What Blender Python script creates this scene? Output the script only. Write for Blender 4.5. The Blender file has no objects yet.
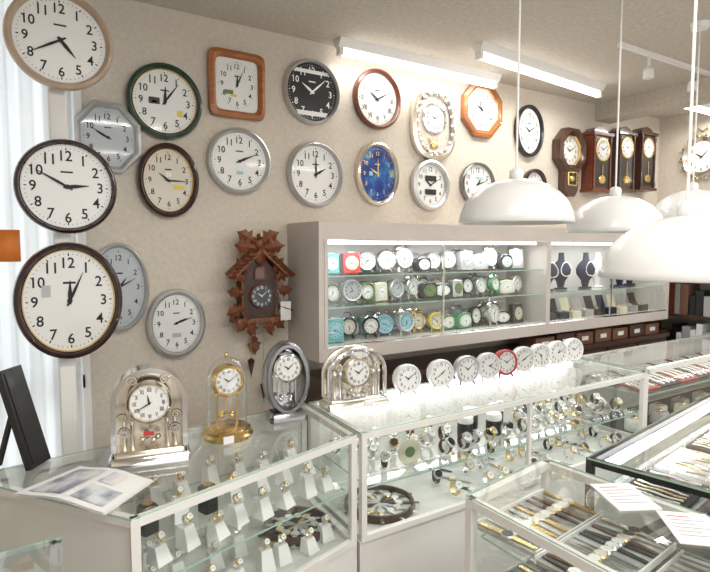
import bpy, math, random
from mathutils import Vector, Matrix
random.seed(7)
pi=math.pi
sc=bpy.context.scene
try:
    sc.view_settings.view_transform='Standard'
except Exception: pass

# ---------------------------------------------------------------- materials
MATS={}
def P(name,col,rough=.5,metal=0,var=0.0,vscale=8,bump=0.0,bscale=200,emit=0,spec=None,coat=0,stretch=None,bands=None):
    if name in MATS: return MATS[name]
    m=bpy.data.materials.new(name); m.use_nodes=True; nt=m.node_tree; b=nt.nodes['Principled BSDF']
    b.inputs['Base Color'].default_value=(*col,1); b.inputs['Roughness'].default_value=rough; b.inputs['Metallic'].default_value=metal
    if coat: b.inputs['Coat Weight'].default_value=coat; b.inputs['Coat Roughness'].default_value=.05
    if emit: b.inputs['Emission Color'].default_value=(*col,1); b.inputs['Emission Strength'].default_value=emit
    if var or bump or bands:
        tc=nt.nodes.new('ShaderNodeTexCoord'); mp=nt.nodes.new('ShaderNodeMapping'); nt.links.new(tc.outputs['Object'],mp.inputs[0])
        if stretch: mp.inputs['Scale'].default_value=stretch
    if var or bands:
        n=nt.nodes.new('ShaderNodeTexNoise'); n.inputs['Scale'].default_value=vscale; n.inputs['Detail'].default_value=5
        nt.links.new(mp.outputs[0],n.inputs['Vector'])
        r=nt.nodes.new('ShaderNodeValToRGB'); r.color_ramp.elements[0].position=.3; r.color_ramp.elements[1].position=.7
        if bands:
            r.color_ramp.elements[0].color=(*bands[0],1); r.color_ramp.elements[1].color=(*bands[-1],1)
            for i,c in enumerate(bands[1:-1]): e=r.color_ramp.elements.new(.3+.4*(i+1)/(len(bands)-1)); e.color=(*c,1)
        else:
            r.color_ramp.elements[0].color=(*[max(0,c*(1-var)) for c in col],1); r.color_ramp.elements[1].color=(*[min(1,c*(1+var)) for c in col],1)
        nt.links.new(n.outputs[0],r.inputs[0]); nt.links.new(r.outputs[0],b.inputs['Base Color'])
    if bump:
        n2=nt.nodes.new('ShaderNodeTexNoise'); n2.inputs['Scale'].default_value=bscale; nt.links.new(mp.outputs[0],n2.inputs['Vector'])
        bp=nt.nodes.new('ShaderNodeBump'); bp.inputs['Strength'].default_value=bump; bp.inputs['Distance'].default_value=.003
        nt.links.new(n2.outputs[0],bp.inputs['Height']); nt.links.new(bp.outputs[0],b.inputs['Normal'])
    MATS[name]=m; return m
def glassmat(name,tint,base=.05,refl=.8):
    m=bpy.data.materials.new(name); m.use_nodes=True; nt=m.node_tree; nt.nodes.clear()
    o=nt.nodes.new('ShaderNodeOutputMaterial'); mx=nt.nodes.new('ShaderNodeMixShader'); t=nt.nodes.new('ShaderNodeBsdfTransparent'); g=nt.nodes.new('ShaderNodeBsdfGlossy')
    t.inputs[0].default_value=(*tint,1); g.inputs['Roughness'].default_value=.02; g.inputs['Color'].default_value=(1,1,1,1)
    lw=nt.nodes.new('ShaderNodeLayerWeight'); lw.inputs[0].default_value=.5
    pw=nt.nodes.new('ShaderNodeMath'); pw.operation='POWER'; pw.inputs[1].default_value=4.0
    mu=nt.nodes.new('ShaderNodeMath'); mu.operation='MULTIPLY_ADD'; mu.inputs[1].default_value=refl; mu.inputs[2].default_value=base; mu.use_clamp=True
    nt.links.new(lw.outputs['Facing'],pw.inputs[0]); nt.links.new(pw.outputs[0],mu.inputs[0]); nt.links.new(mu.outputs[0],mx.inputs[0]); nt.links.new(t.outputs[0],mx.inputs[1]); nt.links.new(g.outputs[0],mx.inputs[2]); nt.links.new(mx.outputs[0],o.inputs[0])
    MATS[name]=m; return m
glass=glassmat('clear_glass',(.955,.985,.97),.07,.8)
glass2=glassmat('dome_glass',(.96,.97,.97),.06,.7)
def sheer():
    m=bpy.data.materials.new('sheer_curtain'); m.use_nodes=True; nt=m.node_tree; nt.nodes.clear()
    o=nt.nodes.new('ShaderNodeOutputMaterial'); mx=nt.nodes.new('ShaderNodeMixShader'); t=nt.nodes.new('ShaderNodeBsdfTranslucent'); d=nt.nodes.new('ShaderNodeBsdfDiffuse')
    t.inputs[0].default_value=(.86,.88,.89,1); d.inputs[0].default_value=(.85,.86,.87,1); mx.inputs[0].default_value=.35
    nt.links.new(t.outputs[0],mx.inputs[1]); nt.links.new(d.outputs[0],mx.inputs[2]); nt.links.new(mx.outputs[0],o.inputs[0]); return m
curt=sheer()
wallm=P('wallpaper_beige',(.60,.54,.46),.85,var=.07,vscale=45,bump=1.0,bscale=120)
ceilm=P('ceiling_board',(.54,.49,.42),.9,var=.10,vscale=40,bump=.5,bscale=90)
floorm=P('floor_vinyl',(.35,.33,.31),.5,var=.12,vscale=6)
white=P('white_paint',(.78,.77,.75),.45)
whitem=P('white_laminate',(.72,.70,.67),.4,var=.03,vscale=5)
mauve=P('case_laminate_greige',(.54,.49,.45),.45,var=.03,vscale=6)
dial=P('dial_white',(.76,.76,.74),.35,coat=.3)
dialc=P('dial_cream',(.64,.59,.50),.4,coat=.3)
dialg=P('dial_grey',(.42,.45,.46),.4,coat=.3)
ink=P('ink_black',(.010,.010,.012),.6)
gold=P('gold_metal',(.80,.58,.26),.25,1)
champ=P('champagne_metal',(.80,.74,.64),.22,1)
chrome=P('chrome_metal',(.84,.83,.84),.12,1)
silver=P('silver_satin',(.56,.56,.56),.35,.7)
dsilver=P('dark_silver',(.27,.265,.27),.25,.9)
dgreen=P('rim_dark_green',(.015,.045,.03),.25,coat=.6)
dbrown=P('rim_dark_brown',(.030,.010,.010),.22,coat=.7)
black=P('black_plastic',(.012,.012,.014),.3,coat=.3)
orangew=P('wood_orange',(.34,.115,.03),.35,var=.25,vscale=14,stretch=(1,1,6),coat=.4)
redw=P('wood_reddish',(.13,.032,.014),.35,var=.3,vscale=14,stretch=(1,1,6),coat=.4)
darkw=P('wood_dark',(.065,.028,.016),.35,var=.35,vscale=12,stretch=(6,6,1),coat=.3)
beigew=P('wood_beige',(.45,.33,.23),.35,var=.15,vscale=12,coat=.4)
carved=P('wood_carved_brown',(.17,.055,.020),.5,var=.4,vscale=25,bump=.5,bscale=60)
carvedd=P('wood_carved_dark',(.05,.018,.010),.5,var=.35,vscale=25)
blue=P('dial_blue',(.015,.07,.25),.25,vscale=13,coat=.5,bands=[(.003,.012,.08),(.005,.03,.20),(.008,.06,.30),(.02,.16,.42),(.25,.42,.25)])
lampw=P('lamp_enamel_white',(.70,.70,.69),.3,coat=.4)
bulb=P('bulb_white',(.9,.9,.88),.3)
tube=P('fluorescent_tube',(1,.98,.95),.4,emit=7)
tubec=P('case_tube',(.97,.98,1),.4,emit=5)
gedge=P('glass_edge_green',(.36,.52,.44),.2)
yellow=P('sticker_yellow',(.72,.55,.08),.5); green=P('sticker_green',(.08,.27,.12),.5); red=P('sticker_red',(.50,.04,.04),.5)
orange=P('tag_orange',(.85,.25,.04),.5)
turq=P('plastic_turquoise',(.10,.38,.38),.4); olive=P('plastic_green',(.12,.20,.07),.4); cyan=P('plastic_cyan',(.28,.52,.62),.4); cream=P('plastic_cream',(.62,.58,.45),.4)
navy=P('velvet_navy',(.010,.014,.035),.9); velvetr=P('velvet_red',(.22,.03,.03),.9); velvetb=P('velvet_dark',(.02,.015,.015),.9); pearl=P('pearl_white',(.85,.82,.78),.2)
leather=P('leather_brown',(.09,.04,.02),.5); acr=P('acrylic_white',(.80,.80,.79),.2,coat=.5)
grey=P('grey_plastic',(.35,.35,.36),.4)
paper=P('paper_white',(.80,.80,.79),.7); paperp=P('paper_photo',(.42,.48,.58),.6,vscale=18,bands=[(.12,.14,.2),(.35,.38,.44),(.62,.64,.68),(.75,.72,.68)])
lace=P('tray_grey',(.42,.42,.39),.7,var=.2,vscale=60)
floorc1=P('display_cloth_white',(.62,.62,.60),.8,var=.05,vscale=30)
cardb=P('box_brown',(.16,.08,.045),.6,var=.15,vscale=10)

# ---------------------------------------------------------------- mesh builder
def outline(shape,n=44):
    o=[]
    if shape=='oct':
        for i in range(8):
            a=pi/8+i*pi/4; o.append((math.cos(a)/math.cos(pi/8),math.sin(a)/math.cos(pi/8)))
    elif shape=='round':
        for i in range(n): a=2*pi*i/n; o.append((math.cos(a),math.sin(a)))
    elif shape=='arch':
        for i in range(25): a=pi*i/24; o.append((math.cos(a),math.sin(a)*.75+.25))
        o+= [(-1,.0),(-1,-1),(1,-1),(1,0)]
    else:
        e={'sq':.22,'soft':.5,'box':.12,'orn':.78}[shape]
        for i in range(n):
            a=2*pi*(i+.5)/n; c,s=math.cos(a),math.sin(a)
            o.append((math.copysign(abs(c)**e,c),math.copysign(abs(s)**e,s)))
    return o
GL={}
def glyph(t):
    if t in GL: return GL[t]
    c=bpy.data.curves.new('g','FONT'); c.body=t; c.size=1; c.resolution_u=3; c.align_x='CENTER'; c.offset=.014
    ob=bpy.data.objects.new('g',c); bpy.context.collection.objects.link(ob)
    dg=bpy.context.evaluated_depsgraph_get()
    me=bpy.data.meshes.new_from_object(ob.evaluated_get(dg))
    vs=[(v.co.x,v.co.y) for v in me.vertices]; fs=[tuple(p.vertices) for p in me.polygons]
    x0=min(v[0] for v in vs);x1=max(v[0] for v in vs);y0=min(v[1] for v in vs);y1=max(v[1] for v in vs); h=y1-y0
    vs=[((x-(x0+x1)/2)/h,(y-(y0+y1)/2)/h) for x,y in vs]
    bpy.data.objects.remove(ob); bpy.data.curves.remove(c); bpy.data.meshes.remove(me)
    GL[t]=(vs,fs); return GL[t]
class MB:
    def __init__(s,name,loc=(0,0,0),rz=0,rx=0):
        s.name=name; s.loc=loc; s.rz=rz; s.rx=rx; s.v=[]; s.f=[]; s.mi=[]; s.sm=[]; s.mats=[]; s.M=Matrix.Identity(4)
    def at(s,x=0,y=0,z=0,rz=0,rx=0,ry=0,k=1):
        s.M=Matrix.Translation((x,y,z))@Matrix.Rotation(rz,4,'Z')@Matrix.Rotation(ry,4,'Y')@Matrix.Rotation(rx,4,'X')@Matrix.Scale(k,4); return s
    def a(s,vs,fs,mat,sm=False):
        if mat not in s.mats: s.mats.append(mat)
        mi=s.mats.index(mat); o=len(s.v)
        s.v+=[tuple(s.M@Vector(p)) for p in vs]
        for q in fs: s.f.append([o+i for i in q]); s.mi.append(mi); s.sm.append(sm)
    def box(s,x0,x1,y0,y1,z0,z1,mat):
        s.a([(x0,y0,z0),(x1,y0,z0),(x1,y1,z0),(x0,y1,z0),(x0,y0,z1),(x1,y0,z1),(x1,y1,z1),(x0,y1,z1)],
            [(3,2,1,0),(4,5,6,7),(0,1,5,4),(1,2,6,5),(2,3,7,6),(3,0,4,7)],mat)
    def bev(s,x0,x1,y0,y1,z0,z1,b,mat):
        def ring(i,z): return [(x0+i,y0+i+b,z),(x0+i+b,y0+i,z),(x1-i-b,y0+i,z),(x1-i,y0+i+b,z),(x1-i,y1-i-b,z),(x1-i-b,y1-i,z),(x0+i+b,y1-i,z),(x0+i,y1-i-b,z)]
        L=[ring(0,z0),ring(0,z1-b),ring(b*.8,z1)]; vs=sum(L,[]); fs=[tuple(range(7,-1,-1)),tuple(range(16,24))]
        for k in range(2):
            for i in range(8): j=(i+1)%8; fs.append((k*8+i,k*8+j,k*8+8+j,k*8+8+i))
        s.a(vs,fs,mat)
    def lathe(s,prof,mat,n=20,cx=0,cy=0,cz=0,sx=1,sy=1,caps=True):
        vs=[];fs=[]
        for r,z in prof:
            for i in range(n): a=2*pi*i/n; vs.append((cx+r*sx*math.cos(a),cy+r*sy*math.sin(a),cz+z))
        for k in range(len(prof)-1):
            for i in range(n): j=(i+1)%n; fs.append((k*n+i,k*n+j,(k+1)*n+j,(k+1)*n+i))
        if caps: fs.append(tuple(range(n-1,-1,-1))); fs.append(tuple((len(prof)-1)*n+i for i in range(n)))
        s.a(vs,fs,mat,True)
    def ell(s,cx,cy,cz,rx,ry,rz,mat,n=12,m=8):
        pr=[(math.sin(pi*k/m) if 0<k<m else .001,-math.cos(pi*k/m)*rz) for k in range(m+1)]
        s.lathe(pr,mat,n,cx,cy,cz,rx,ry,caps=False)
    def loops(s,ol,w,h,lst,mat,cx=0,cz=0,fill=False,sm=True):
        n=len(ol); vs=[];fs=[]
        for ins,d in lst:
            for x,z in ol: vs.append((cx+x*(w/2-ins),-d,cz+z*(h/2-ins)))
        for k in range(len(lst)-1):
            for i in range(n): j=(i+1)%n; fs.append((k*n+i,k*n+j,(k+1)*n+j,(k+1)*n+i))
        s.a(vs,fs,mat,sm)
        if fill: s.a(vs[-n:],[tuple(range(n))],mat)
    def bar(s,p,q,th,mat,tz=None):
        p=Vector(p);q=Vector(q);d=(q-p);L=d.length;d.normalize()
        up=Vector((0,0,1)) if abs(d.z)<.9 else Vector((1,0,0))
        sd=d.cross(up).normalized();u=sd.cross(d).normalized(); a=th/2;b=(tz or th)/2
        vs=[tuple(c+sd*i*a+u*j*b) for c in (p,q) for i,j in ((-1,-1),(1,-1),(1,1),(-1,1))]
        s.a(vs,[(3,2,1,0),(4,5,6,7),(0,1,5,4),(1,2,6,5),(2,3,7,6),(3,0,4,7)],mat)
    def tube(s,pts,r,mat,n=8,closed=False):
        P_=[Vector(p) for p in pts]; m=len(P_); vs=[];fs=[]
        prev=None
        for i,p in enumerate(P_):
            if closed: t=(P_[(i+1)%m]-P_[i-1])
            else: t=P_[min(i+1,m-1)]-P_[max(i-1,0)]
            t.normalize()
            if prev is None:
                up=Vector((0,1,0)) if abs(t.y)<.9 else Vector((1,0,0)); a=t.cross(up).normalized()
            else: a=(prev-t*prev.dot(t)).normalized()
            prev=a; b=t.cross(a)
            for k in range(n): g=2*pi*k/n; vs.append(tuple(p+a*math.cos(g)*r+b*math.sin(g)*r))
        for i in range(m if closed else m-1):
            i2=(i+1)%m
            for k in range(n): k2=(k+1)%n; fs.append((i*n+k,i*n+k2,i2*n+k2,i2*n+k))
        if not closed: fs.append(tuple(range(n))); fs.append(tuple((m-1)*n+k for k in range(n)))
        s.a(vs,fs,mat,True)
    def poly(s,pts,z0,z1,mat):
        n=len(pts); vs=[(x,y,z0) for x,y in pts]+[(x,y,z1) for x,y in pts]
        fs=[tuple(range(n-1,-1,-1)),tuple(range(n,2*n))]+[(i,(i+1)%n,n+(i+1)%n,n+i) for i in range(n)]
        s.a(vs,fs,mat)
    def text(s,t,cx,cz,h,d,mat,sx=1):
        vs,fs=glyph(t); s.a([(cx+x*h*sx,-d,cz+z*h) for x,z in vs],fs,mat)
    def hand(s,cx,cz,L,w,clk,d,mat):
        a=math.radians(clk); ux,uz=math.sin(a),math.cos(a); px,pz=uz,-ux
        pts=[(-.18*L,w*.5),(.35*L,w*.75),(L,w*.12)]
        vs=[(cx+ux*l+px*q,-d,cz+uz*l+pz*q) for l,q in pts]+[(cx+ux*l-px*q,-d,cz+uz*l-pz*q) for l,q in pts[::-1]]
        s.a(vs,[(0,1,4,5),(1,2,3,4)],mat)
    def face(s,cx,cz,w,h,d,mat,inkm,hh=10,mm=10,nums=True,ns=.17,ol=None,ticks=60,shape='round',rom=False,nr=.76,hm=None):
        ol=ol or outline(shape)
        s.loops(ol,w,h,[(0,d)],mat,cx,cz,fill=True)
        R=min(w,h)/2
        for i in range(ticks):
            a=2*pi*i/ticks; big=(i%(ticks//12)==0); l=.95; l2=.89 if big else .92; ww=.014 if big else .006
            c,q=math.sin(a),math.cos(a)
            s.a([(cx+(c*l*w/2-q*ww*R),-d-.0008,cz+(q*l*h/2+c*ww*R)),(cx+(c*l*w/2+q*ww*R),-d-.0008,cz+(q*l*h/2-c*ww*R)),
                 (cx+(c*l2*w/2+q*ww*R),-d-.0008,cz+(q*l2*h/2-c*ww*R)),(cx+(c*l2*w/2-q*ww*R),-d-.0008,cz+(q*l2*h/2+c*ww*R))],[(0,1,2,3)],inkm)
        if nums:
            T=['12','1','2','3','4','5','6','7','8','9','10','11']
            if rom: T=['XII','I','II','III','IIII','V','VI','VII','VIII','IX','X','XI']
            for i,t in enumerate(T):
                if nums==4 and i%3: continue
                a=2*pi*i/12; s.text(t,cx+math.sin(a)*w/2*nr,cz+math.cos(a)*h/2*nr,R*ns*1.25,d+.001,inkm,.62 if rom else .92)
        hm=hm or inkm
        s.hand(cx,cz,R*.5,R*.065,hh*30+mm*.5,d+.003,hm); s.hand(cx,cz,R*.76,R*.045,mm*6,d+.005,hm)
        s.loops(outline('round',12),R*.12,R*.12,[(0,d+.002),(0,d+.006)],hm,cx,cz,fill=True)
    def build(s,parent=None,angle=40):
        me=bpy.data.meshes.new(s.name); me.from_pydata(s.v,[],s.f)
        for m in s.mats: me.materials.append(m)
        me.polygons.foreach_set('material_index',s.mi); me.polygons.foreach_set('use_smooth',s.sm)
        try: me.set_sharp_from_angle(angle=math.radians(angle))
        except Exception: pass
        me.update(); ob=bpy.data.objects.new(s.name,me); bpy.context.collection.objects.link(ob)
        ob.location=s.loc; ob.rotation_euler=(s.rx,0,s.rz)
        if parent: ob.parent=parent
        return ob

# ---------------------------------------------------------------- room
W=2.8; H=2.75; XL=-.95; XR=5.0; YF=-2.6
b=MB('floor'); b.box(XL-.1,XR+.1,YF-.1,W+.12,-.08,0,floorm); b.build()
b=MB('ceiling'); b.box(XL-.1,XR+.1,YF-.1,W+.12,H,H+.08,ceilm); b.build()
b=MB('wall_back'); b.box(.27,XR+.1,W,W+.1,0,H,wallm); b.box(XL-.1,-.75,W,W+.1,0,H,wallm); b.box(-.75,.27,W,W+.1,0,.25,wallm); b.build()
b=MB('wall_right'); b.box(XR,XR+.1,YF,W,0,H,wallm); b.build()
b=MB('wall_left'); b.box(XL-.1,XL,YF,W,0,H,wallm); b.build()
b=MB('wall_front'); b.box(XL,-.6,YF-.1,YF,0,H,wallm); b.box(4.6,XR,YF-.1,YF,0,H,wallm); b.box(-.6,4.6,YF-.1,YF,2.5,H,wallm); b.box(-.6,4.6,YF-.1,YF,0,.35,wallm); b.build()
b=MB('window_1')
for x in (-.75,-.27,.22): b.box(x,x+.05,W-.02,W+.06,.25,H,white)
for z in (.25,.95,H-.06): b.box(-.75,.27,W-.02,W+.05,z,z+.06,white)
b.a([(-.75,W+.03,.25),(.27,W+.03,.25),(.27,W+.03,H),(-.75,W+.03,H)],[(0,1,2,3)],glass); b.build()
b=MB('window_2')
for x in (-.6,1.1,2.85,4.55): b.box(x,x+.05,YF-.09,YF,.35,2.5,white)
for z in (.35,2.44): b.box(-.6,4.6,YF-.09,YF,z,z+.06,white)
b.build()
b=MB('sheer_curtain'); vs=[];fs=[];n=90
for i in range(n+1):
    x=-.74+.99*i/n; y=2.68+.022*math.sin(i*.9)+.01*math.sin(i*2.3)
    vs+= [(x,y,.3),(x,y,2.7)]
    if i<n: fs.append((2*i,2*i+2,2*i+3,2*i+1))
b.a(vs,fs,curt,True); b.bar((-.76,2.68,2.71),(.27,2.68,2.71),.02,white)
b.box(-.05,.035,2.64,2.645,1.54,1.67,orange); b.build(angle=180)
b=MB('trim_1'); b.box(.27,.295,W-.012,W,0,H,white); b.build()
b=MB('baseboard_back'); b.box(.3,XR,W-.015,W,0,.08,darkw); b.build()
b=MB('ceiling_beam'); b.box(4.05,4.25,YF,W,H-.13,H,ceilm); b.build()
b=MB('display_post'); b.bev(.145,.205,2.44,2.50,0,H,.004,white)
for z in (1.39,1.83,2.36): b.box(.155,.195,2.425,2.44,z+.02,z+.05,silver)
b.build()

# ---------------------------------------------------------------- wall clocks
def clock(X,Z,w,h,shape,rim,rw,fm,hh,mm,im=ink,Y=W,dep=.045,trim=None,nums=True,rom=False,ns=.19,stk=(),name='wall_clock',inner=None,nr=.76):
    b=MB(name,(X,Y,Z)); ol=outline(shape,56)
    k=.55*rw
    b.loops(ol,w,h,[(.012,0),(.002,.008),(0,dep*.5),(.004,dep*.85),(k,dep),(rw*.9,dep*.75),(rw,dep*.45)],rim)
    if trim: b.loops(ol,w-2*rw+.006,h-2*rw+.006,[(0,dep*.5),(.003,dep*.72),(.007,dep*.5)],trim)
    d=dep*.45
    b.loops(ol,w-2*rw,h-2*rw,[(0,d-.001)],inner or fm,fill=True)
    fw=w-2*rw-.008; fh=h-2*rw-.008
    if shape in('oct','sq','soft','orn'): fw*=.97;fh*=.97
    b.face(0,0,fw,fh,d,fm,im,hh,mm,nums=nums,ns=ns,ol=ol if shape!='oct' else outline('round'),rom=rom,nr=nr)
    if nums: b.box(-fw*.07,fw*.07,-d-.0012,-d,fh*.17,fh*.19,im)
    for sx,sz,sw,sh,m in stk: b.box(sx-sw/2,sx+sw/2,-d-.0035,-d-.001,sz-sh/2,sz+sh/2,m)
    return b
clock(.19,2.38,.37,.37,'round',beigew,.028,dial,4,40,Y=2.42).build()
clock(.195,1.832,.357,.363,'round',dbrown,.022,dial,2,50,Y=2.425,trim=chrome,ns=.21).build()
clock(.19,1.39,.385,.46,'round',dbrown,.030,dial,12,4,Y=2.425,trim=gold,ns=.21,stk=((-.08,.04,.03,.045,dialg),)).build()
clock(.40,2.103,.29,.323,'oct',silver,.028,dialg,9,50,nums=True,trim=chrome).build()
clock(.43,1.41,.27,.42,'round',silver,.022,dialg,1,10).build()
clock(.659,2.30,.36,.363,'round',dgreen,.030,dial,12,6,trim=gold,stk=((-.05,.0,.05,.03,black),(-.05,-.005,.02,.012,yellow),(.07,-.05,.025,.03,yellow))).build()
clock(1.024,2.434,.306,.342,'sq',orangew,.040,dial,12,4,stk=((-.045,-.04,.045,.02,olive),(-.02,-.055,.03,.012,yellow))).build()
b=clock(1.461,2.463,.351,.359,'round',silver,.020,black,10,8,im=dial,nums=True)
b.loops([(-1,.35),(-.85,.55),(.85,.55),(1,.35)],.23,.2,[(0,.0208)],dial,0,.065,fill=True)
b.loops([(-.85,-.55),(-1,-.3),(1,-.3),(.85,-.55)],.20,.2,[(0,.0208)],dial,0,-.075,fill=True); b.build()
clock(1.902,2.485,.341,.357,'round',redw,.028,dial,10,10,nums=True,rom=True,ns=.17).build()
b=clock(2.343,2.389,.37,.459,'orn',champ,.050,dialc,10,10,nums=False,trim=chrome)
for i in range(20):
    a=2*pi*i/20; b.ell(.15*math.cos(a),-.04,.19*math.sin(a),.015,.014,.015,champ if i%2 else chrome,8,6)
b.loops(outline('round',32),.20,.20,[(0,.022),(.0,.034),(.012,.038),(.02,.03)],chrome,0,.035); b.face(0,.035,.16,.16,.03,dial,ink,10,10,ns=.2)
b.tube([(-.04,-.03,-.09),(-.02,-.03,-.12),(0,-.03,-.1),(.02,-.03,-.12),(.04,-.03,-.09)],.005,gold)
b.ell(0,-.03,-.135,.03,.012,.03,gold); b.build()
clock(2.769,2.536,.366,.373,'oct',orangew,.045,dial,9,55,trim=gold,ns=.2).build()
clock(3.248,2.446,.300,.378,'round',black,.030,dial,10,10,ns=.2,nums=True).build()
clock(.667,1.924,.298,.365,'round',dbrown,.030,dialc,10,15,trim=gold,stk=((0,.03,.03,.025,paper),(.05,-.03,.05,.02,yellow))).build()
clock(1.032,2.047,.347,.344,'round',silver,.026,dial,2,11,stk=((.0,-.06,.035,.015,cyan),)).build()
clock(1.481,2.009,.351,.367,'round',silver,.024,dial,2,0,nr=.74).build()
clock(1.906,2.042,.31,.38,'round',champ,.026,blue,10,0,im=gold,trim=chrome,ns=.15,stk=((-.05,.0,.025,.025,cyan),)).build()
b=clock(2.32,2.0,.31,.33,'round',silver,.035,dial,10,10,ns=.19,nr=.8)
for z,hh in ((.042,.035),(-.045,.035)): b.box(-.045,.045,-.026,-.0245,z-hh/2,z+hh/2,black)
b.build()
clock(2.74,2.03,.31,.30,'round',dsilver,.02,dial,1,12,ns=.2,stk=((.02,.04,.05,.02,cyan),)).build()
clock(3.32,2.06,.25,.24,'round',dbrown,.03,dial,10,10,ns=.18).build()
clock(.69,1.22,.29,.345,'round',silver,.028,dial,2,12,trim=chrome,stk=((-.0,-.06,.04,.02,dialg),)).build()
b=clock(3.688,2.34,.33,.34,'oct',darkw,.06,dial,10,10,dep=.09,trim=gold,name='pendulum_wall_clock',rom=True,ns=.19)
b.box(-.075,.075,-.07,0,-.30,-.15,darkw)
b.loops(outline('box'),.11,.11,[(0,.07),(0,.076),(.01,.078),(.012,.06)],gold,0,-.215)
b.box(-.045,.045,-.072,-.070,-.26,-.17,black); b.bar((0,-.075,-.15),(0,-.075,-.21),.004,gold); b.loops(outline('round',20),.045,.045,[(0,.073),(.005,.08)],gold,0,-.215,fill=True)
b.loops([(-1,1),(-.5,-1),(.5,-1),(1,1)],.15,.05,[(0,0),(0,.07)],darkw,0,-.325,fill=True,sm=False); b.build()
def boxclock(X,Z,w,h,m):
    b=MB('pendulum_wall_clock',(X,W,Z))
    b.box(-w/2,w/2,-.10,0,-h/2,h/2,m); b.box(-w/2-.015,w/2+.015,-.12,0,h/2,h/2+.025,m); b.box(-w/2-.015,w/2+.015,-.12,0,-h/2-.025,-h/2,m)
    b.loops([(-1,-1),(-.6,.4),(0,1),(.6,.4),(1,-1)],w*.9,.05,[(0,0),(0,.09)],m,0,h/2+.05,fill=True,sm=False)
    b.box(-w/2+.02,w/2-.02,-.104,-.10,-h/2+.02,h/2-.02,black)
    b.loops(outline('round'),w*.82,w*.82,[(0,.10),(.004,.112),(.015,.112),(.018,.105)],gold,0,h/2-w*.48)
    b.face(0,h/2-w*.48,w*.68,w*.68,.108,dial,ink,10,10,rom=True,ns=.2)
    for x in (-w/2+.012,w/2-.012): b.lathe([(.008,-h/2),(.012,-h/2+.03),(.007,-h/2+.06),(.007,h/2-.06),(.012,h/2-.03),(.008,h/2)],m,10,x,-.108,0)
    b.bar((0,-.108,h/2-w),(0,-.108,-h/2+.09),.006,gold); b.loops(outline('round',24),.075,.075,[(0,.106),(.006,.116)],gold,0,-h/2+.075,fill=True)
    b.build()
boxclock(4.01,2.27,.23,.42,redw); boxclock(4.34,2.30,.22,.44,darkw); boxclock(4.65,2.33,.22,.44,darkw)
b=MB('ornate_wall_clock',(XR,2.42,2.36),rz=-pi/2)
b.loops(outline('round'),.33,.36,[(0,0),(0,.02),(.02,.05),(.05,.03)],champ); b.face(0,0,.25,.27,.028,dial,ink,10,8)
for i in range(14):
    a=2*pi*i/14; b.ell(.165*math.cos(a),-.02,.18*math.sin(a),.022,.018,.022,champ,8,6)
b.tube([(-.07,-.02,.19),(-.04,-.02,.24),(0,-.02,.21),(.04,-.02,.24),(.07,-.02,.19)],.01,champ); b.build()

# ---------------------------------------------------------------- cuckoo clock
def leaf(b,x,z,L,ang,d,m):
    a=math.radians(ang); ux,uz=math.sin(a),math.cos(a); px,pz=uz,-ux
    pr=[(0,.04),(.15,.22),(.28,.16),(.42,.42),(.55,.24),(.7,.30),(.85,.12),(1,.0)]
    up=[(x+(ux*l+px*q)*L,-d+.008,z+(uz*l+pz*q)*L) for l,q in pr]; dn=[(x+(ux*l-px*q)*L,-d+.008,z+(uz*l-pz*q)*L) for l,q in pr]
    mid=[(x+ux*l*L,-d-.012,z+uz*l*L) for l,q in pr]; n=len(pr)
    fs=[]
    for i in range(n-1): fs+=[(i,i+1,n+i+1,n+i),(n+i,n+i+1,2*n+i+1,2*n+i)]
    b.a(up+mid+dn,fs,m,False)
b=MB('cuckoo_clock',(1.10,W,1.37))
b.box(-.09,.09,-.11,0,-.14,.10,carvedd)
b.a([(-.09,0,.10),(.09,0,.10),(0,0,.20),(-.09,-.11,.10),(.09,-.11,.10),(0,-.11,.20)],[(3,4,5),(0,2,1),(0,3,5,2),(1,2,5,4)],carvedd)
for s_ in(-1,1):
    b.bar((0,-.07,.215),(s_*.145,-.07,.085),.16,carved,.018)
    for i in range(6): leaf(b,s_*(.03+.022*i),.19-.02*i,.05,s_*(100),.15,carved)
    for i,(lx,lz,L,an) in enumerate([(.10,.06,.10,60),(.11,-.01,.09,80),(.11,-.08,.10,110),(.08,-.13,.10,140),(.05,-.15,.09,170),(.09,.1,.09,35)]):
        leaf(b,s_*lx*.85,lz,L,s_*an,.125,carved)
    b.lathe([(.006,0),(.006,.18)],carved,8,s_*.098,-.115,-.12)
b.box(-.13,.13,-.13,0,-.165,-.14,carved)
b.loops(outline('round',32),.125,.125,[(0,.11),(.004,.13),(.012,.132)],carved,0,-.025,fill=True); b.face(0,-.025,.118,.118,.133,black,dial,10,8,rom=True,ns=.2,ticks=12)
b.box(-.026,.026,-.118,-.11,.065,.12,redw); b.loops(outline('arch'),.064,.07,[(0,.11),(.0,.12),(.008,.122)],carved,0,.095)
b.ell(0,-.09,.245,.028,.03,.035,carved); b.ell(0,-.115,.285,.017,.02,.017,carved); b.lathe([(.006,0),(.0005,.02)],gold,8,0,-.135,.283)
for s_ in(-1,1):
    leaf(b,s_*.01,.25,.12,s_*60,.10,carved); leaf(b,s_*.02,.22,.12,s_*80,.12,carved)
leaf(b,0,.23,.10,180,.135,carved)
for x,zb in((-.035,-.36),(.035,-.50)):
    for k in range(int((-.165-zb)/.012)): b.tube([(x+.003*math.cos(t*pi/3),-.06,-.17-k*.012+.006*math.sin(t*pi/3)) for t in range(6)],.001,gold,4,True)
    pr=[(.004,0),(.016,-.01)]
    for k in range(7): r=.021-.0025*k; pr+=[(r,-.015-.012*k),(r-.005,-.022-.012*k)]
    pr.append((.002,-.11)); b.lathe(pr,carvedd,10,x,-.06,zb)
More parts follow.
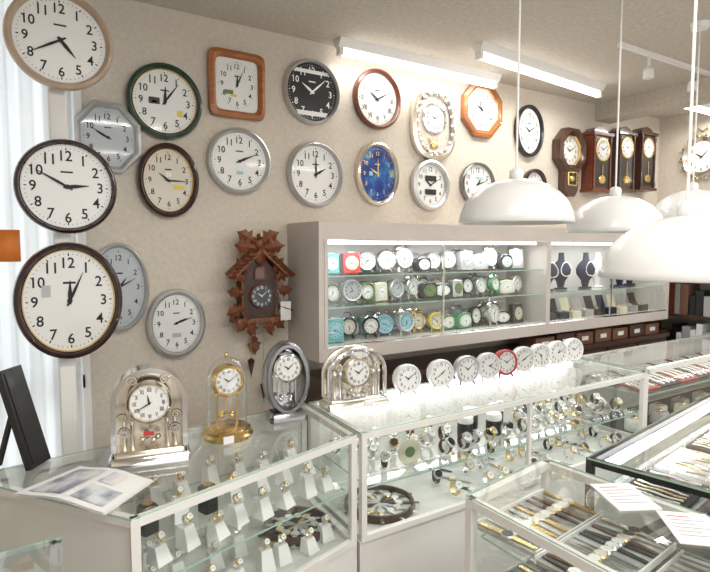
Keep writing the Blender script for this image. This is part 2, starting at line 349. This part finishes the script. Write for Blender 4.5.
b.bar((0,-.03,-.16),(0,-.03,-.30),.005,carvedd); leaf(b,0,-.25,.10,180,.03,carved); b.loops(outline('round',16),.05,.05,[(0,.03),(.004,.045)],carved,0,-.30,fill=True)
b.box(.105,.165,-.135,-.133,-.16,-.06,paper); b.bar((.12,-.134,-.06),(.09,-.134,.0),.0015,paper)
b.build()

# ---------------------------------------------------------------- small clocks
def small(b,x,y,z,d,body,fm,kind='round',im=ink,rz=0,hh=10,mm=9):
    b.at(x,y,z,rz=rz,rx=-.08)
    if kind in('round','bell'):
        cz=d/2+(.012 if kind=='round' else .02); ol=outline('round',28)
        b.loops(ol,d,d,[(.02,-.035),(.004,-.03),(0,-.01),(0,.008),(.004,.014),(.010,.012),(.011,.006)],body,0,cz)
        b.loops(ol,d-.04,d-.04,[(0,-.035)],body,0,cz,fill=True)
        b.face(0,cz,d-.022,d-.022,.006,fm,im,hh,mm,ns=.19,ol=ol,ticks=12)
        for s_ in(-1,1): b.bar((s_*d*.25,0.01,cz-d*.42),(s_*d*.32,.0,.0+.003),.009,body)
        if kind=='bell':
            MM=b.M.copy()
            for s_ in(-1,1):
                b.M=MM@Matrix.Translation((s_*d*.27,.01,cz+d*.46))@Matrix.Rotation(s_*.5,4,'Y')
                b.lathe([(d*.22,0),(d*.2,d*.08),(d*.12,d*.15),(.003,d*.17)],chrome if body is not gold else gold,12); b.M=MM
            b.tube([(-d*.25,.01,cz+d*.62),(-d*.15,.01,cz+d*.76),(d*.15,.01,cz+d*.76),(d*.25,.01,cz+d*.62)],.003,body,6)
    else:
        w=d*(1.25 if kind=='wide' else .9); h=d*(.82 if kind=='wide' else 1.05); cz=h/2; ol=outline('soft' if kind=='wide' else 'box',28)
        b.loops(ol,w,h,[(.008,-.03),(0,-.025),(0,.012),(.005,.016)],body,0,cz,fill=True)
        b.loops(ol,w-.016,h-.016,[(0,-.03)],body,0,cz,fill=True)
        f=min(w,h)-.022
        b.face(0,cz,f if kind!='wide' else w-.03,h-.022 if kind=='wide' else f,.0175,fm,im,hh,mm,ns=.2,ol=outline('round',24),ticks=12)
        b.box(-.02,.02,-.01,.01,h,h+.006,silver)
    b.at()

# ---------------------------------------------------------------- wall display case
CX0,CX1,CY0,CY1,CZ0,CZ1=1.31,4.57,2.43,2.799,1.01,1.73
b=MB('display_case')
b.box(CX0,CX1,CY0,CY1,CZ0,CZ0+.07,mauve); b.box(CX0,CX1,CY0,CY1,CZ1-.09,CZ1,mauve)
b.box(CX0,CX0+.03,CY0,CY1,CZ0+.07,CZ1-.09,mauve); b.box(CX1-.03,CX1,CY0,CY1,CZ0+.07,CZ1-.09,mauve)
b.box(CX0+.03,CX1-.03,CY1-.015,CY1,CZ0+.07,CZ1-.09,whitem)
b.box(3.045,3.085,CY0,CY1-.015,CZ0+.07,CZ1-.09,mauve)
b.box(CX0+.03,CX0+.05,CY0-.004,CY0+.012,CZ0+.07,CZ1-.09,mauve)
for x in (2.15,3.8): b.bar((x,CY0+.02,CZ0+.07),(x,CY0+.02,CZ1-.09),.012,chrome)
for x0,x1 in((CX0+.03,3.045),(3.085,CX1-.03)):
    for z in (1.285,1.45):
        if x0>3 and z>1.4: continue
        b.box(x0,x1,CY0+.04,CY1-.02,z-.006,z,glass); b.box(x0,x1,CY0+.038,CY0+.041,z-.006,z,gedge)
    b.a([(x0,CY0+.008,CZ0+.07),(x1,CY0+.008,CZ0+.07),(x1,CY0+.008,CZ1-.09),(x0,CY0+.008,CZ1-.09)],[(0,1,2,3)],glass)
    b.box(x0,x1,CY0+.0,CY0+.02,CZ0+.07,CZ0+.078,chrome); b.box(x0,x1,CY0+.0,CY0+.02,CZ1-.098,CZ1-.09,chrome)
    b.bar((x0+.05,CY0+.06,CZ1-.105),(x1-.05,CY0+.06,CZ1-.105),.02,tubec)
b.build()
def area(name,loc,sx,sy,pw,rot=(0,0,0),col=(1,.98,.95),parent=None):
    l=bpy.data.lights.new(name,'AREA'); l.shape='RECTANGLE'; l.size=sx; l.size_y=sy; l.energy=pw; l.color=col
    o=bpy.data.objects.new(name,l); bpy.context.collection.objects.link(o); o.location=loc; o.rotation_euler=rot
    if parent: o.parent=parent
    return o
area('case_light',(2.2,2.51,1.61),1.5,.02,4.5,col=(.97,.98,1)); area('case_light',(3.8,2.51,1.61),1.3,.02,4,col=(.97,.98,1))
for (z,y,lst) in [
  (1.45,2.6,[('box',turq,dial),('box',red,cream),('round',silver,dialg),('round',chrome,dial),('bell',silver,dialg),('wide',black,dial),('round',silver,dialg),('round',silver,dial),('box',silver,dialg),('wide',silver,dialg),('bell',white,dial),('wide',black,dialg),('box',silver,dial)]),
  (1.285,2.6,[('round',olive,dial),('round',silver,dialg),('round',olive,dial),('box',cream,dial),('round',silver,dialg),('bell',chrome,dial),('wide',black,olive),('wide',black,dial),('box',silver,olive),('round',black,dial),('round',silver,dial),('bell',green,dial),('wide',cream,dial),('round',silver,dial)]),
  (1.08,2.6,[('box',turq,cyan),('bell',black,dialc),('bell',black,dial),('round',cyan,cyan),('bell',silver,cyan),('bell',gold,cream),('round',yellow,cream),('wide',olive,dial),('wide',green,dial),('round',black,dial),('bell',silver,dial),('wide',black,dial),('box',black,dialc)])]:
    b=MB('alarm_clock_assortment'); n=len(lst)
    for i,(k,bd,fm) in enumerate(lst):
        x=1.43+(3.0-1.43)*(i+.3)/n; small(b,x,y-random.random()*.06,z+.004,.10+random.random()*.025,bd,fm,k,rz=random.uniform(-.25,.2),hh=random.randint(1,12),mm=random.randint(0,59))
    for i in range(n-1):
        x=1.49+(3.0-1.43)*(i+.4)/n; kd=lst[(i*5+3)%n]; small(b,x,y+.11,z+.004,.10,silver if i%2 else kd[1],kd[2],kd[0],hh=random.randint(1,12),mm=random.randint(0,59))
    b.build()
def bust(b,x,y,z,h,m):
    pr=[(.045,0),(.045,.008),(.02,.012),(.03,.05),(.062,.09),(.066,.12),(.05,.15),(.022,.175),(.018,.21),(.020,.22),(.001,.222)]
    k=h/.22; b.lathe([(r*k,zz*k) for r,zz in pr],m,18,x,y,z,1.25,.55)
    pts=[(x+.060*k*math.sin(t)*(.6+.4*(1-math.cos(t))/2),y-.034*k-.006*(1-math.cos(t)),z+(.165-.085*(1-math.cos(t))/2)*k) for t in [2*pi*i/26 for i in range(26)]]
    for p in pts: b.ell(p[0],p[1],p[2],.005,.005,.005,pearl,6,4)
b=MB('necklace_stand_group')
for i in range(6): bust(b,3.22+i*.22,2.57+.05*(i%2),1.288,.27,navy if i not in(3,) else acr)
b.build()
b=MB('watch_box_group')
for i in range(9):
    x=3.17+i*.145; bm=[black,navy,cream,silver][i%4]; b.box(x,x+.10,2.52,2.62,1.081,1.081+.05,bm); b.a([(x,2.62,1.13),(x+.1,2.62,1.13),(x+.1,2.65,1.22),(x,2.65,1.22)],[(0,1,2,3)],bm); b.lathe([(.02,0),(.02,.012)],[gold,silver][i%2],12,x+.05,2.57,1.131)
b.build()
b=MB('wooden_low_cabinet'); b.box(1.4,4.6,2.46,2.78,0,.86,darkw); b.box(1.38,4.62,2.44,2.78,.86,.89,darkw)
for i in range(8):
    for z in(.1,.36,.62): b.box(1.42+i*.395,1.78+i*.395,2.445,2.46,z,z+.22,darkw); b.lathe([(.012,0),(.012,.01)],gold,8,1.6+i*.395,2.44,z+.11)
b.build()
b=MB('storage_box_group')
for i in range(7):
    x=3.0+i*.22; b.box(x,x+.19,2.47,2.62,.892,.892+.085+.01*(i%2),[cardb,darkw,cardb,cardb][i%4]); b.box(x+.06,x+.13,2.466,2.47,.92,.95,paper)
b.build()

# ---------------------------------------------------------------- glass counters
def lerp(p,q,t): return (p[0]+(q[0]-p[0])*t,p[1]+(q[1]-p[1])*t)
def inset(poly,d):
    c=(sum(p[0] for p in poly)/4,sum(p[1] for p in poly)/4); o=[]
    for p in poly:
        v=Vector((c[0]-p[0],c[1]-p[1])); L=v.length; v=v/L*d*1.4; o.append((p[0]+v.x,p[1]+v.y))
    return o
def counter(name,poly,zt,zb,shelves,fm,bm,opaque=(),th=.022,mids=(),light=None,floorc=None):
    b=MB(name)
    b.poly(inset(poly,.03),0,.07,black); b.poly(poly,.07,zb,bm)
    if floorc: b.poly(inset(poly,.015),zb,zb+.004,floorc)
    n=4; ins=inset(poly,th/2)
    for i in range(n):
        p,q=ins[i],ins[(i+1)%n]
        b.bar((*p,zb),(*p,zt-.004),th,fm)
        b.bar((*p,zt-th/2-.004),(*q,zt-th/2-.004),th,fm); b.bar((*p,zb+th/2),(*q,zb+th/2),th,fm)
        if i in opaque: b.a([(*p,zb),(*q,zb),(*q,zt-.01),(*p,zt-.01)],[(0,1,2,3)],bm)
        else: b.a([(*p,zb),(*q,zb),(*q,zt-.01),(*p,zt-.01)],[(0,1,2,3)],glass)
    for (i,t) in mids:
        p=lerp(ins[i],ins[(i+1)%n],t); b.bar((*p,zb),(*p,zt-.004),th*.7,fm)
    b.a([(*p,zt) for p in poly],[(0,1,2,3)],glass)
    for i in range(n):
        p,q=poly[i],poly[(i+1)%n]; b.a([(*p,zt-.006),(*q,zt-.006),(*q,zt+.0),(*p,zt+.0)],[(0,1,2,3)],gedge)
    for z in shelves:
        ip=inset(poly,.03); b.a([(*p,z) for p in ip],[(0,1,2,3)],glass)
        for i in range(n):
            p,q=ip[i],ip[(i+1)%n]; b.a([(*p,z-.006),(*q,z-.006),(*q,z),(*p,z)],[(0,1,2,3)],gedge)
    if light: b.bar(light[0],light[1],.022,tubec)
    return b.build()
ZT=.95
c1=[(.22,1.36),(1.0,1.582),(1.02,2.02),(-.14,1.87)]
c2=[(1.015,1.585),(2.78,1.58),(2.80,2.02),(1.035,2.02)]
counter('display_counter',c1,ZT,.55,[.75],whitem,whitem,opaque=(2,3),floorc=floorc1)
counter('display_counter',c2,ZT,.55,[.74],whitem,whitem,opaque=(2,),mids=((0,.5),),floorc=floorc1,light=((1.08,1.985,.925),(2.72,1.985,.925)))
c3=[(1.0,.22),(1.44,.28),(1.375,1.09),(.99,1.03)]
counter('display_counter',c3,ZT,.45,[.85,.66],whitem,whitem,opaque=(),floorc=lace)
c4=[(1.60,.50),(3.2,.76),(3.05,1.26),(1.49,1.02)]
counter('display_counter',c4,ZT,.45,[.84],black,whitem,opaque=(),floorc=velvetb,th=.02,light=((1.54,.985,.925),(2.95,1.205,.925)))
c5=[(2.84,1.62),(4.62,1.62),(4.62,2.04),(2.84,2.04)]
counter('display_counter',c5,ZT,.55,[.80],whitem,whitem,opaque=(2,),floorc=velvetb,mids=((0,.5),),light=((2.95,1.66,.925),(4.55,1.66,.925)))
c6=[(-.6,.95),(.05,1.02),(.075,1.36),(-.6,1.33)]
counter('display_counter',c6,ZT,.5,[.72],silver,whitem,floorc=green)
area('counter_light',(1.9,1.97,.91),1.6,.02,1.2,col=(.97,.98,1)); area('counter_light',(2.3,1.10,.91),1.3,.02,1.2,rot=(0,0,.16),col=(.97,.98,1)); area('counter_light',(3.7,1.68,.91),1.5,.02,1.5,col=(.97,.98,1))

def watch(b,x,y,z,rz,strap,case,fm,k=1.0):
    b.at(x,y,z,rz=rz,k=k); n=14; vs=[];fs=[]
    for i in range(n):
        a=-.5*pi+.35+(2*pi-.7)*i/(n-1); r=.024; wd=.009*(1.0 if 4<i<10 else .8)
        cy,cz=.004+r*math.cos(a)*.9, .026+r*math.sin(a)
        cy2,cz2=.004+(r-.003)*math.cos(a)*.9,.026+(r-.003)*math.sin(a)
        vs+=[(-wd,cy,cz),(wd,cy,cz),(wd,cy2,cz2),(-wd,cy2,cz2)]
    for i in range(n-1):
        o=4*i
        for j in range(4): fs.append((o+j,o+(j+1)%4,o+4+(j+1)%4,o+4+j))
    b.a(vs,fs,strap,True)
    M0=b.M.copy(); b.M=M0@Matrix.Translation((0,-.014,.044))@Matrix.Rotation(-.75,4,'X')
    ol=outline('round',16); b.loops(ol,.034,.034,[(0,-.004),(0,.004),(.003,.006)],case); b.loops(ol,.028,.028,[(0,.0055)],fm,fill=True)
    b.hand(0,0,.009,.0012,300,.0062,ink); b.hand(0,0,.011,.001,60,.0064,ink)
    b.M=M0; b.lathe([(.016,0),(.016,.002),(.006,.003),(.006,.01)],acr,10); b.at()
def flatwatch(b,x,y,z,rz,strap,case,fm):
    b.at(x,y,z,rz=rz)
    for s_ in(-1,1): b.a([(-.008,s_*.015,.003),(.008,s_*.015,.003),(.006,s_*.085,.001),(-.006,s_*.085,.001),(-.008,s_*.015,.006),(.008,s_*.015,.006),(.006,s_*.085,.004),(-.006,s_*.085,.004)],[(4,5,6,7),(0,1,5,4),(1,2,6,5),(2,3,7,6),(3,0,4,7)],strap)
    b.lathe([(.017,.001),(.018,.005),(.015,.009)],case,16); b.lathe([(.0145,.0093),(.001,.0094)],fm,16,caps=False); b.at()
SM=[chrome,chrome,silver,gold,leather,black]
def wrnd(): return random.choice(SM),random.choice([chrome,gold,silver]),random.choice([dial,dial,dial,black,dialc])
def block(b,x,y,z,w,h,rz,m=acr):
    b.at(x,y,z,rz=rz); q=w*.36
    b.a([(-w/2,-w/2,0),(w/2,-w/2,0),(w/2,w/2,0),(-w/2,w/2,0),(-q,-q*.2,h),(q,-q*.2,h),(q,w/2,h),(-q,w/2,h)],[(3,2,1,0),(4,5,6,7),(0,1,5,4),(1,2,6,5),(2,3,7,6),(3,0,4,7)],m); b.at()
def place(poly,u,v):
    a=lerp(poly[0],poly[1],u); d=lerp(poly[3],poly[2],u); return lerp(a,d,v)
for z,rows in((.751,(.2,.5,.8)),(.556,(.2,.5,.8))):
    b=MB('wristwatch_stand_group')
    for v in rows:
        for i in range(9):
            u=.09+.10*i+random.uniform(-.012,.012)
            if v>.6 and u<.12: continue
            if z<.7 and v in(.5,.8) and i>5: continue
            if z>.7 and (i,v) in ((0,.2),(1,.5),(2,.5),(4,.5),(1,.8)):
                x,y=place(c1,u,v); b.at(x,y,z,rz=.3); b.bev(-.025,.025,-.025,.025,0,.085,.006,black); b.lathe([(.016,.085),(.016,.089)],gold,12); b.at(); continue
            x,y=place(c1,u,v+random.uniform(-.03,.03)); h=.04+.04*random.random(); r=.25+random.uniform(-.3,.3)
            block(b,x,y,z,.05,h,r); watch(b,x,y+.004,z+h,r,*[random.choice([gold,champ,chrome,chrome]),gold,dial],k=.66)
    b.build()
b=MB('wristwatch_stand_group')
for v in(.25,.5,.78):
    for i in range(17):
        u=.05+.055*i+random.uniform(-.008,.008); x,y=place(c2,u,v+random.uniform(-.04,.04))
        if v>.4 and 1.66<x<2.05: continue
        if v<.4 and 1.2<x<1.4: continue
        watch(b,x,y,.741,random.uniform(-.5,.4),*wrnd(),k=1.1+.3*random.random())
b.build()
b=MB('wristwatch_stand_group')
for v in(.2,.5,.8):
    for i in range(13):
        u=.30+.053*i; x,y=place(c2,u,v); r=random.uniform(-.3,.3)
        if (i+int(v*10))%3==0: flatwatch(b,x,y,.556,r+.3,*wrnd())
        else: watch(b,x,y,.555,r,*wrnd(),k=1.2)
b.build()
for (x,y,r,m) in((.86,1.78,.12,velvetb),(1.22,1.76,.14,velvetb)):
    b=MB('round_watch_tray',(x,y,.556)); b.lathe([(.02,0),(r,0),(r+.004,.012),(r,.03),(r-.008,.03),(r-.012,.012),(.001,.012)],darkw,32,caps=False)
    b.lathe([(r-.013,.0125),(.001,.0126)],lace if x>1.1 else m,32,caps=False)
    for i in range(12):
        a=2*pi*i/12; flatwatch(b,r*.55*math.cos(a),r*.55*math.sin(a),.013,a+pi/2,*wrnd())
    b.build()
for (x,y) in((1.72,1.80),(1.83,1.88),(1.86,1.76),(1.98,1.86)):
    b=MB('watch_roll_stand',(x,y,.741)); b.lathe([(.035,0),(.036,.01),(.036,.062),(.034,.066),(.001,.067)],black,20); b.lathe([(.036,.066),(.037,.072),(.037,.09),(.034,.094),(.001,.095)],acr,20); b.build()
b=MB('oval_sign',(1.30,1.66,.747),rx=-.15); b.loops(outline('round',28),.11,.10,[(0,-.002),(0,.002)],cream,0,.05,fill=True); b.loops(outline('round',28),.05,.04,[(0,.003)],olive,0,.05,fill=True); b.box(-.02,.02,-.002,.02,0,.008,acr); b.build()
b=MB('wristwatch_tray_group')
for zz in(.851,.661):
    for ty in(.34,.55,.76,.955):
        b.at(1.205-.02*(ty-.34),ty,zz,rz=.12); b.box(-.16,.16,-.09,.09,0,.010,lace)
        b.box(-.163,.163,-.094,-.09,0,.018,acr); b.box(-.163,.163,.09,.094,0,.018,acr); M0=b.M.copy()
        for i in range(11):
            b.M=M0; p=M0@Vector((-.146+.0292*i,0,.011)); flatwatch(b,p.x,p.y,p.z,.12+random.uniform(-.1,.1),*wrnd())
b.at(); b.build()
b=MB('necklace_tray_group')
for t in range(5):
    u=.10+.19*t
    for v in (.26,.70):
        x,y=place(c4,u,v); b.at(x,y,.841,rz=.165); b.box(-.13,.13,-.09,.09,0,.012,[velvetb,lace,velvetb,acr,velvetb][(t+int(v*3))%5]); M0=b.M.copy()
        for i in range(9):
            b.M=M0; b.tube([(-.11+.027*i+.004*math.sin(k*1.1+i),-.075+.0165*k,.017) for k in range(10)],.0032,[gold,chrome,pearl][(i+t)%3],5)
b.at(); b.build()
b=MB('necklace_tray_group')
for t in range(8):
    x=2.98+.21*t
    for y in(1.74,1.92):
        b.at(x,y,.815,rz=0,rx=.15); b.box(-.10,.10,-.08,.08,0,.012,velvetr if (t+int(y*10))%2 else velvetb); M0=b.M.copy()
        for i in range(7):
            b.M=M0; b.tube([(-.08+.027*i+.004*math.sin(k*1.3),-.065+.015*k,.017) for k in range(10)],.004,pearl if i%2 else champ,5)
b.at(); b.build()
b=MB('jewelry_box_group')
for t in range(12):
    x=2.98+.13*t; b.at(x,1.75+.08*(t%2),.556); b.bev(-.04,.04,-.04,.04,0,.07,.006,[acr,cream,grey][t%3]); b.ell(0,-.0,.075,.02,.02,.01,gold,10,6)
b.at(); b.build()
b=MB('magazine',(.15,1.60,.9515)); cs=[(-.17,.06),(.0,.17),(.165,-.05),(.02,-.19)]
for k,(e,m) in enumerate(((1,paper),(.985,paper),(.97,paper))):
    vs=[];N=8
    for j in range(N+1):
        t=j/N; a=lerp(cs[0],cs[3],t); c=lerp(cs[1],cs[2],t); hgt=.002*k+.012*math.sin(pi*t)**2
        vs+=[(a[0]*e,a[1]*e,hgt),(c[0]*e,c[1]*e,hgt)]
    b.a(vs,[(2*j,2*j+1,2*j+3,2*j+2) for j in range(N)],m,True)
for (t0,t1,u0,u1) in((.08,.46,.1,.9),(.56,.92,.1,.5),(.56,.75,.58,.9)):
    vs=[]
    for j in range(5):
        t=t0+(t1-t0)*j/4; a=lerp(cs[0],cs[3],t); c=lerp(cs[1],cs[2],t); hgt=.0055+.012*math.sin(pi*t)**2
        p=lerp(a,c,u0);q=lerp(a,c,u1); vs+=[(p[0]*.97,p[1]*.97,hgt),(q[0]*.97,q[1]*.97,hgt)]
    b.a(vs,[(2*j,2*j+1,2*j+3,2*j+2) for j in range(4)],paperp,True)
b.build()
for (x,y,r) in((1.33,.80,.1),(1.31,.62,-.15)):
    b=MB('paper_card',(x,y,.951),rz=r-.6); b.box(-.055,.055,-.075,.075,0,.003,paper)
    for i in range(6): b.box(-.04,.04 if i%2 else .01,.05-.018*i,.054-.018*i,.003,.0034,grey if i else red)
    b.build()
b=MB('framed_plaque',(.055,1.84,.957),rz=.95,rx=-.28); b.box(-.045,.045,0,.02,0,.30,black); b.box(-.035,.035,-.003,0,.012,.288,black); b.bar((0,.02,.2),(0,.13,.03),.012,black); b.build()

# ---------------------------------------------------------------- mantel clocks on counter
def archprism(b,w,h,y0,y1,t,m,z0=0,n=26):
    o=[(w/2,0)]+[(w/2*math.cos(pi*i/n),h-w/2+w/2*math.sin(pi*i/n)) for i in range(n+1)]+[(-w/2,0)]
    w2=w-2*t; i_=[(w2/2,0)]+[(w2/2*math.cos(pi*i/n),h-w/2+w2/2*math.sin(pi*i/n)) for i in range(n+1)]+[(-w2/2,0)]
    k=len(o); vs=[(x,y0,z0+z) for x,z in o]+[(x,y1,z0+z) for x,z in o]+[(x,y0,z0+z) for x,z in i_]+[(x,y1,z0+z) for x,z in i_]; fs=[]
    for j in range(k-1): fs+=[(j,j+1,k+j+1,k+j),(2*k+j,2*k+j+1,3*k+j+1,3*k+j),(j,j+1,2*k+j+1,2*k+j),(k+j,k+j+1,3*k+j+1,3*k+j)]
    b.a(vs,fs,m,True)
    return i_
def scroll(b,x,y,z,r,s_,m,turn=1.6,th=.004):
    b.tube([(x+s_*r*(1-t/22)*math.cos(t/22*turn*2*pi),y,z+r*(1-t/22)*math.sin(t/22*turn*2*pi)) for t in range(20)],th,m,6)
def pend(b,x,y,z,m):
    b.bar((x,y,z+.05),(x,y,z),.004,m)
    for a in range(4):
        g=a*pi/2+.4; b.bar((x,y,z),(x+.022*math.cos(g),y+.022*math.sin(g),z),.003,m); b.ell(x+.024*math.cos(g),y+.024*math.sin(g),z-.004,.009,.009,.009,m,10,6)
b=MB('mantel_clock',(.34,1.72,.951),rz=-.2)
b.bev(-.115,.115,-.055,.055,0,.03,.008,chrome); b.bev(-.10,.10,-.045,.045,.03,.045,.006,champ)
i_=archprism(b,.215,.245,-.04,.04,.014,chrome,.045)
b.a([(x,.035,.045+z) for x,z in i_],[tuple(range(len(i_)))],champ)
b.loops(outline('round',32),.125,.125,[(0,.0),(0,.035),(.006,.042),(.010,.036)],champ,0,.185); b.face(0,.185,.106,.106,.036,dial,ink,11,40,rom=True,ticks=12,ns=.2)
for s_ in(-1,1):
    for x in(.05,.072): b.lathe([(.008,.045),(.005,.055),(.004,.09),(.006,.11),(.003,.13)],champ,8,s_*x,-.02,0)
    scroll(b,s_*.07,-.035,.10,.018,s_,chrome); scroll(b,s_*.075,-.035,.145,.014,s_,champ); scroll(b,s_*.045,-.04,.255,.016,s_,champ)
pend(b,0,-.01,.075,champ); b.box(-.018,.012,-.047,-.045,.09,.102,red); b.build()
b=MB('dome_anniversary_clock',(.61,1.80,.951))
b.lathe([(.001,0),(.085,0),(.088,.012),(.078,.02),(.08,.03),(.07,.036),(.001,.037)],gold,32)
b.lathe([(.068,.036),(.068,.20),(.060,.235),(.04,.262),(.015,.274),(.001,.276)],glass2,32,caps=False); b.ell(0,0,.282,.007,.007,.009,gold)
for s_ in(-1,1): b.lathe([(.006,.036),(.004,.05),(.0035,.13),(.006,.15)],gold,8,s_*.035,0,0)
b.box(-.045,.045,-.012,.012,.146,.154,gold)
b.loops(outline('round',32),.11,.11,[(0,-.012),(0,.02),(.006,.026),(.012,.02)],gold,0,.195); b.face(0,.195,.09,.09,.02,dial,ink,10,10,rom=True,ticks=12,ns=.2)
pend(b,0,0,.08,gold); b.box(-.045,-.01,-.094,-.092,.005,.03,paper); b.build()
b=MB('mantel_clock',(.86,1.86,.951),rz=-.15)
b.bev(-.07,.07,-.045,.045,0,.035,.01,dsilver)
ol=outline('round',36); b.loops(ol,.175,.275,[(.018,-.035),(0,-.02),(0,.025),(.008,.037),(.02,.037),(.028,.02),(.028,-.035)],dsilver,0,.16); b.loops(ol,.12,.22,[(0,-.03)],chrome,0,.16,fill=True)
b.loops(outline('round',28),.11,.11,[(0,.0),(0,.03),(.006,.034),(.01,.03)],chrome,0,.20); b.face(0,.20,.09,.09,.031,dial,ink,10,8,rom=True,ticks=12,ns=.2)
pend(b,0,0,.085,chrome)
for s_ in(-1,1): b.lathe([(.004,.04),(.004,.15)],chrome,8,s_*.035,-.01,0)
b.build()
b=MB('mantel_clock',(1.18,1.885,.951),rz=-.1)
b.bev(-.14,.14,-.05,.05,0,.028,.008,champ); b.bev(-.125,.125,-.04,.04,.028,.04,.006,chrome)
n=26
o=[(.125*math.cos(pi*i/n),.11+.095*math.sin(pi*i/n)+.03) for i in range(n+1)]
b.tube([(.125,-.03,.04)]+[(x,-.03,z) for x,z in o]+[(-.125,-.03,.04)],.009,chrome); b.tube([(.125,.03,.04)]+[(x,.03,z) for x,z in o]+[(-.125,.03,.04)],.009,champ)
vs=[(.118,.02,.04)]+[(x*.94,.02,z-.005) for x,z in o]+[(-.118,.02,.04)]; b.a(vs,[tuple(range(len(vs)))],champ)
b.loops(outline('round',32),.12,.12,[(0,.0),(0,.035),(.006,.04),(.010,.035)],champ,0,.14); b.face(0,.14,.10,.10,.036,dial,ink,10,8,rom=True,ticks=12,ns=.2)
for s_ in(-1,1):
    for x in(.075,.10): b.lathe([(.010,.04),(.006,.05),(.005,.11),(.009,.13),(.011,.14),(.006,.15)],chrome if x<.09 else champ,10,s_*x,-.02,0)
    scroll(b,s_*.085,-.035,.165,.016,s_,champ); scroll(b,s_*.04,-.04,.07,.018,s_,champ); scroll(b,s_*.03,-.04,.215,.014,s_,chrome)
b.ell(-.03,-.03,.06,.012,.012,.018,champ); b.ell(.03,-.03,.06,.012,.012,.018,champ); pend(b,0,-.03,.055,chrome); b.box(.02,.06,-.053,-.051,.004,.024,paper); b.build()
for i,(x,y) in enumerate(((1.44,1.86),(1.63,1.86),(1.79,1.86),(1.93,1.86),(2.06,1.87),(2.20,1.88),(2.34,1.89),(2.49,1.90),(2.64,1.91))):
    b=MB('alarm_clock',(x,y,.954),rz=-.12-.03*(i%3)); small(b,0,0,0,.128,red if i==4 else [acr,silver][i==2],dial,'round',hh=[10,1,10,2,10,8,10,1,10][i],mm=[9,40,8,20,9,9,30,12,9][i]); b.build()

# ---------------------------------------------------------------- pendant lamps
for (x,y,z,R) in((1.55,1.38,1.685,.20),(2.26,1.45,1.665,.20),(1.46,.74,1.52,.20),(3.05,1.52,1.74,.20)):
    b=MB('pendant_lamp',(x,y,z)); pr=[(R,0),(R+.003,.004)]
    for k in range(1,15): a=pi/2*k/14*.94; pr.append((R*math.cos(a)**.95,.004+.155*math.sin(a)))
    pr+=[(.024,.163),(.024,.185),(.018,.195),(.006,.20)]
    b.lathe(pr,lampw,56,caps=False)
    pi_=[(R-.001,0)]+[((R-.004)*math.cos(pi/2*k/14*.94)**.95,.151*math.sin(pi/2*k/14*.94)) for k in range(15)]+[(.001,.152)]
    b.lathe(pi_,lampw,56,caps=False)
    b.lathe([(.004,.195),(.004,H-z-.03)],white,8); b.lathe([(.04,H-z-.03),(.045,H-z-.001)],white,20)
    b.lathe([(.018,.15),(.018,.10)],white,14); b.ell(0,0,.07,.032,.032,.038,bulb,16,10)
    b.build(angle=60)

# ---------------------------------------------------------------- ceiling fluorescents
def fluo(x,y,L,rz=0,pw=16):
    b=MB('fluorescent_lamp',(x,y,H),rz=rz)
    b.a([(-L/2,-.045,0),(L/2,-.045,0),(L/2,.045,0),(-L/2,.045,0),(-L/2,-.02,-.045),(L/2,-.02,-.045),(L/2,.02,-.045),(-L/2,.02,-.045)],[(4,5,6,7),(0,1,5,4),(1,2,6,5),(2,3,7,6),(3,0,4,7)],white)
    for s_ in(-1,1): b.box(s_*(L/2-.02)-.012,s_*(L/2-.02)+.012,-.02,.02,-.085,-.045,white)
    b.tube([(-L/2+.03,0,-.07),(L/2-.03,0,-.07)],.016,tube,12)
    o=b.build()
    area('tube_light',(0,0,-.095),L-.06,.04,pw,parent=o,col=(1,.97,.92))
fluo(2.2,2.70,1.25,pw=4.5); fluo(2.95,2.40,1.35,rz=.10,pw=11); fluo(4.6,2.3,.7,pw=7)
for (x,y,p) in((.6,.4,27),(2.6,.6,20),(.8,-1.2,27),(3.2,-1.2,27),(4.4,.8,24)): fluo(x,y,1.25,pw=p)
b=MB('ceiling_track_light',(3.45,1.9,H)); b.box(-.5,.55,-.015,.015,-.02,0,white)
for x in(-.2,.3): b.lathe([(.008,-.09),(.008,-.02)],white,8,x,0,0); b.lathe([(.03,-.15),(.028,-.10),(.012,-.085)],white,14,x,0,0)
b.build()
b=MB('wooden_bookcase',(XR,2.25,0),rz=-pi/2)
b.box(-.5,.5,-.3,-.02,0,.03,darkw)
for x in(-.5,.48): b.box(x,x+.02,-.3,-.02,0,1.35,darkw)
for z in(.35,.7,1.02,1.33): b.box(-.5,.5,-.3,-.02,z,z+.02,darkw)
for z in(.37,.72,1.04,1.35):
    x=-.46
    while x<.42:
        w=random.uniform(.03,.07); b.box(x,x+w,-.26,-.08,z,z+random.uniform(.15,.26),random.choice([paper,cardb,grey,cream,redw,black])); x+=w+.004
b.build()

# ---------------------------------------------------------------- world, camera
w=bpy.data.worlds.new('w'); sc.world=w; w.use_nodes=True; bg=w.node_tree.nodes['Background']; bg.inputs[0].default_value=(.96,.98,1,1); bg.inputs[1].default_value=2.1
cam=bpy.data.cameras.new('camera'); co=bpy.data.objects.new('camera',cam); bpy.context.collection.objects.link(co)
cam.sensor_width=36; cam.lens=548*36/710; cam.clip_start=.05
co.location=(0,0,1.6); co.rotation_euler=(math.radians(90-4.07),0,math.radians(-32.1)); sc.camera=co
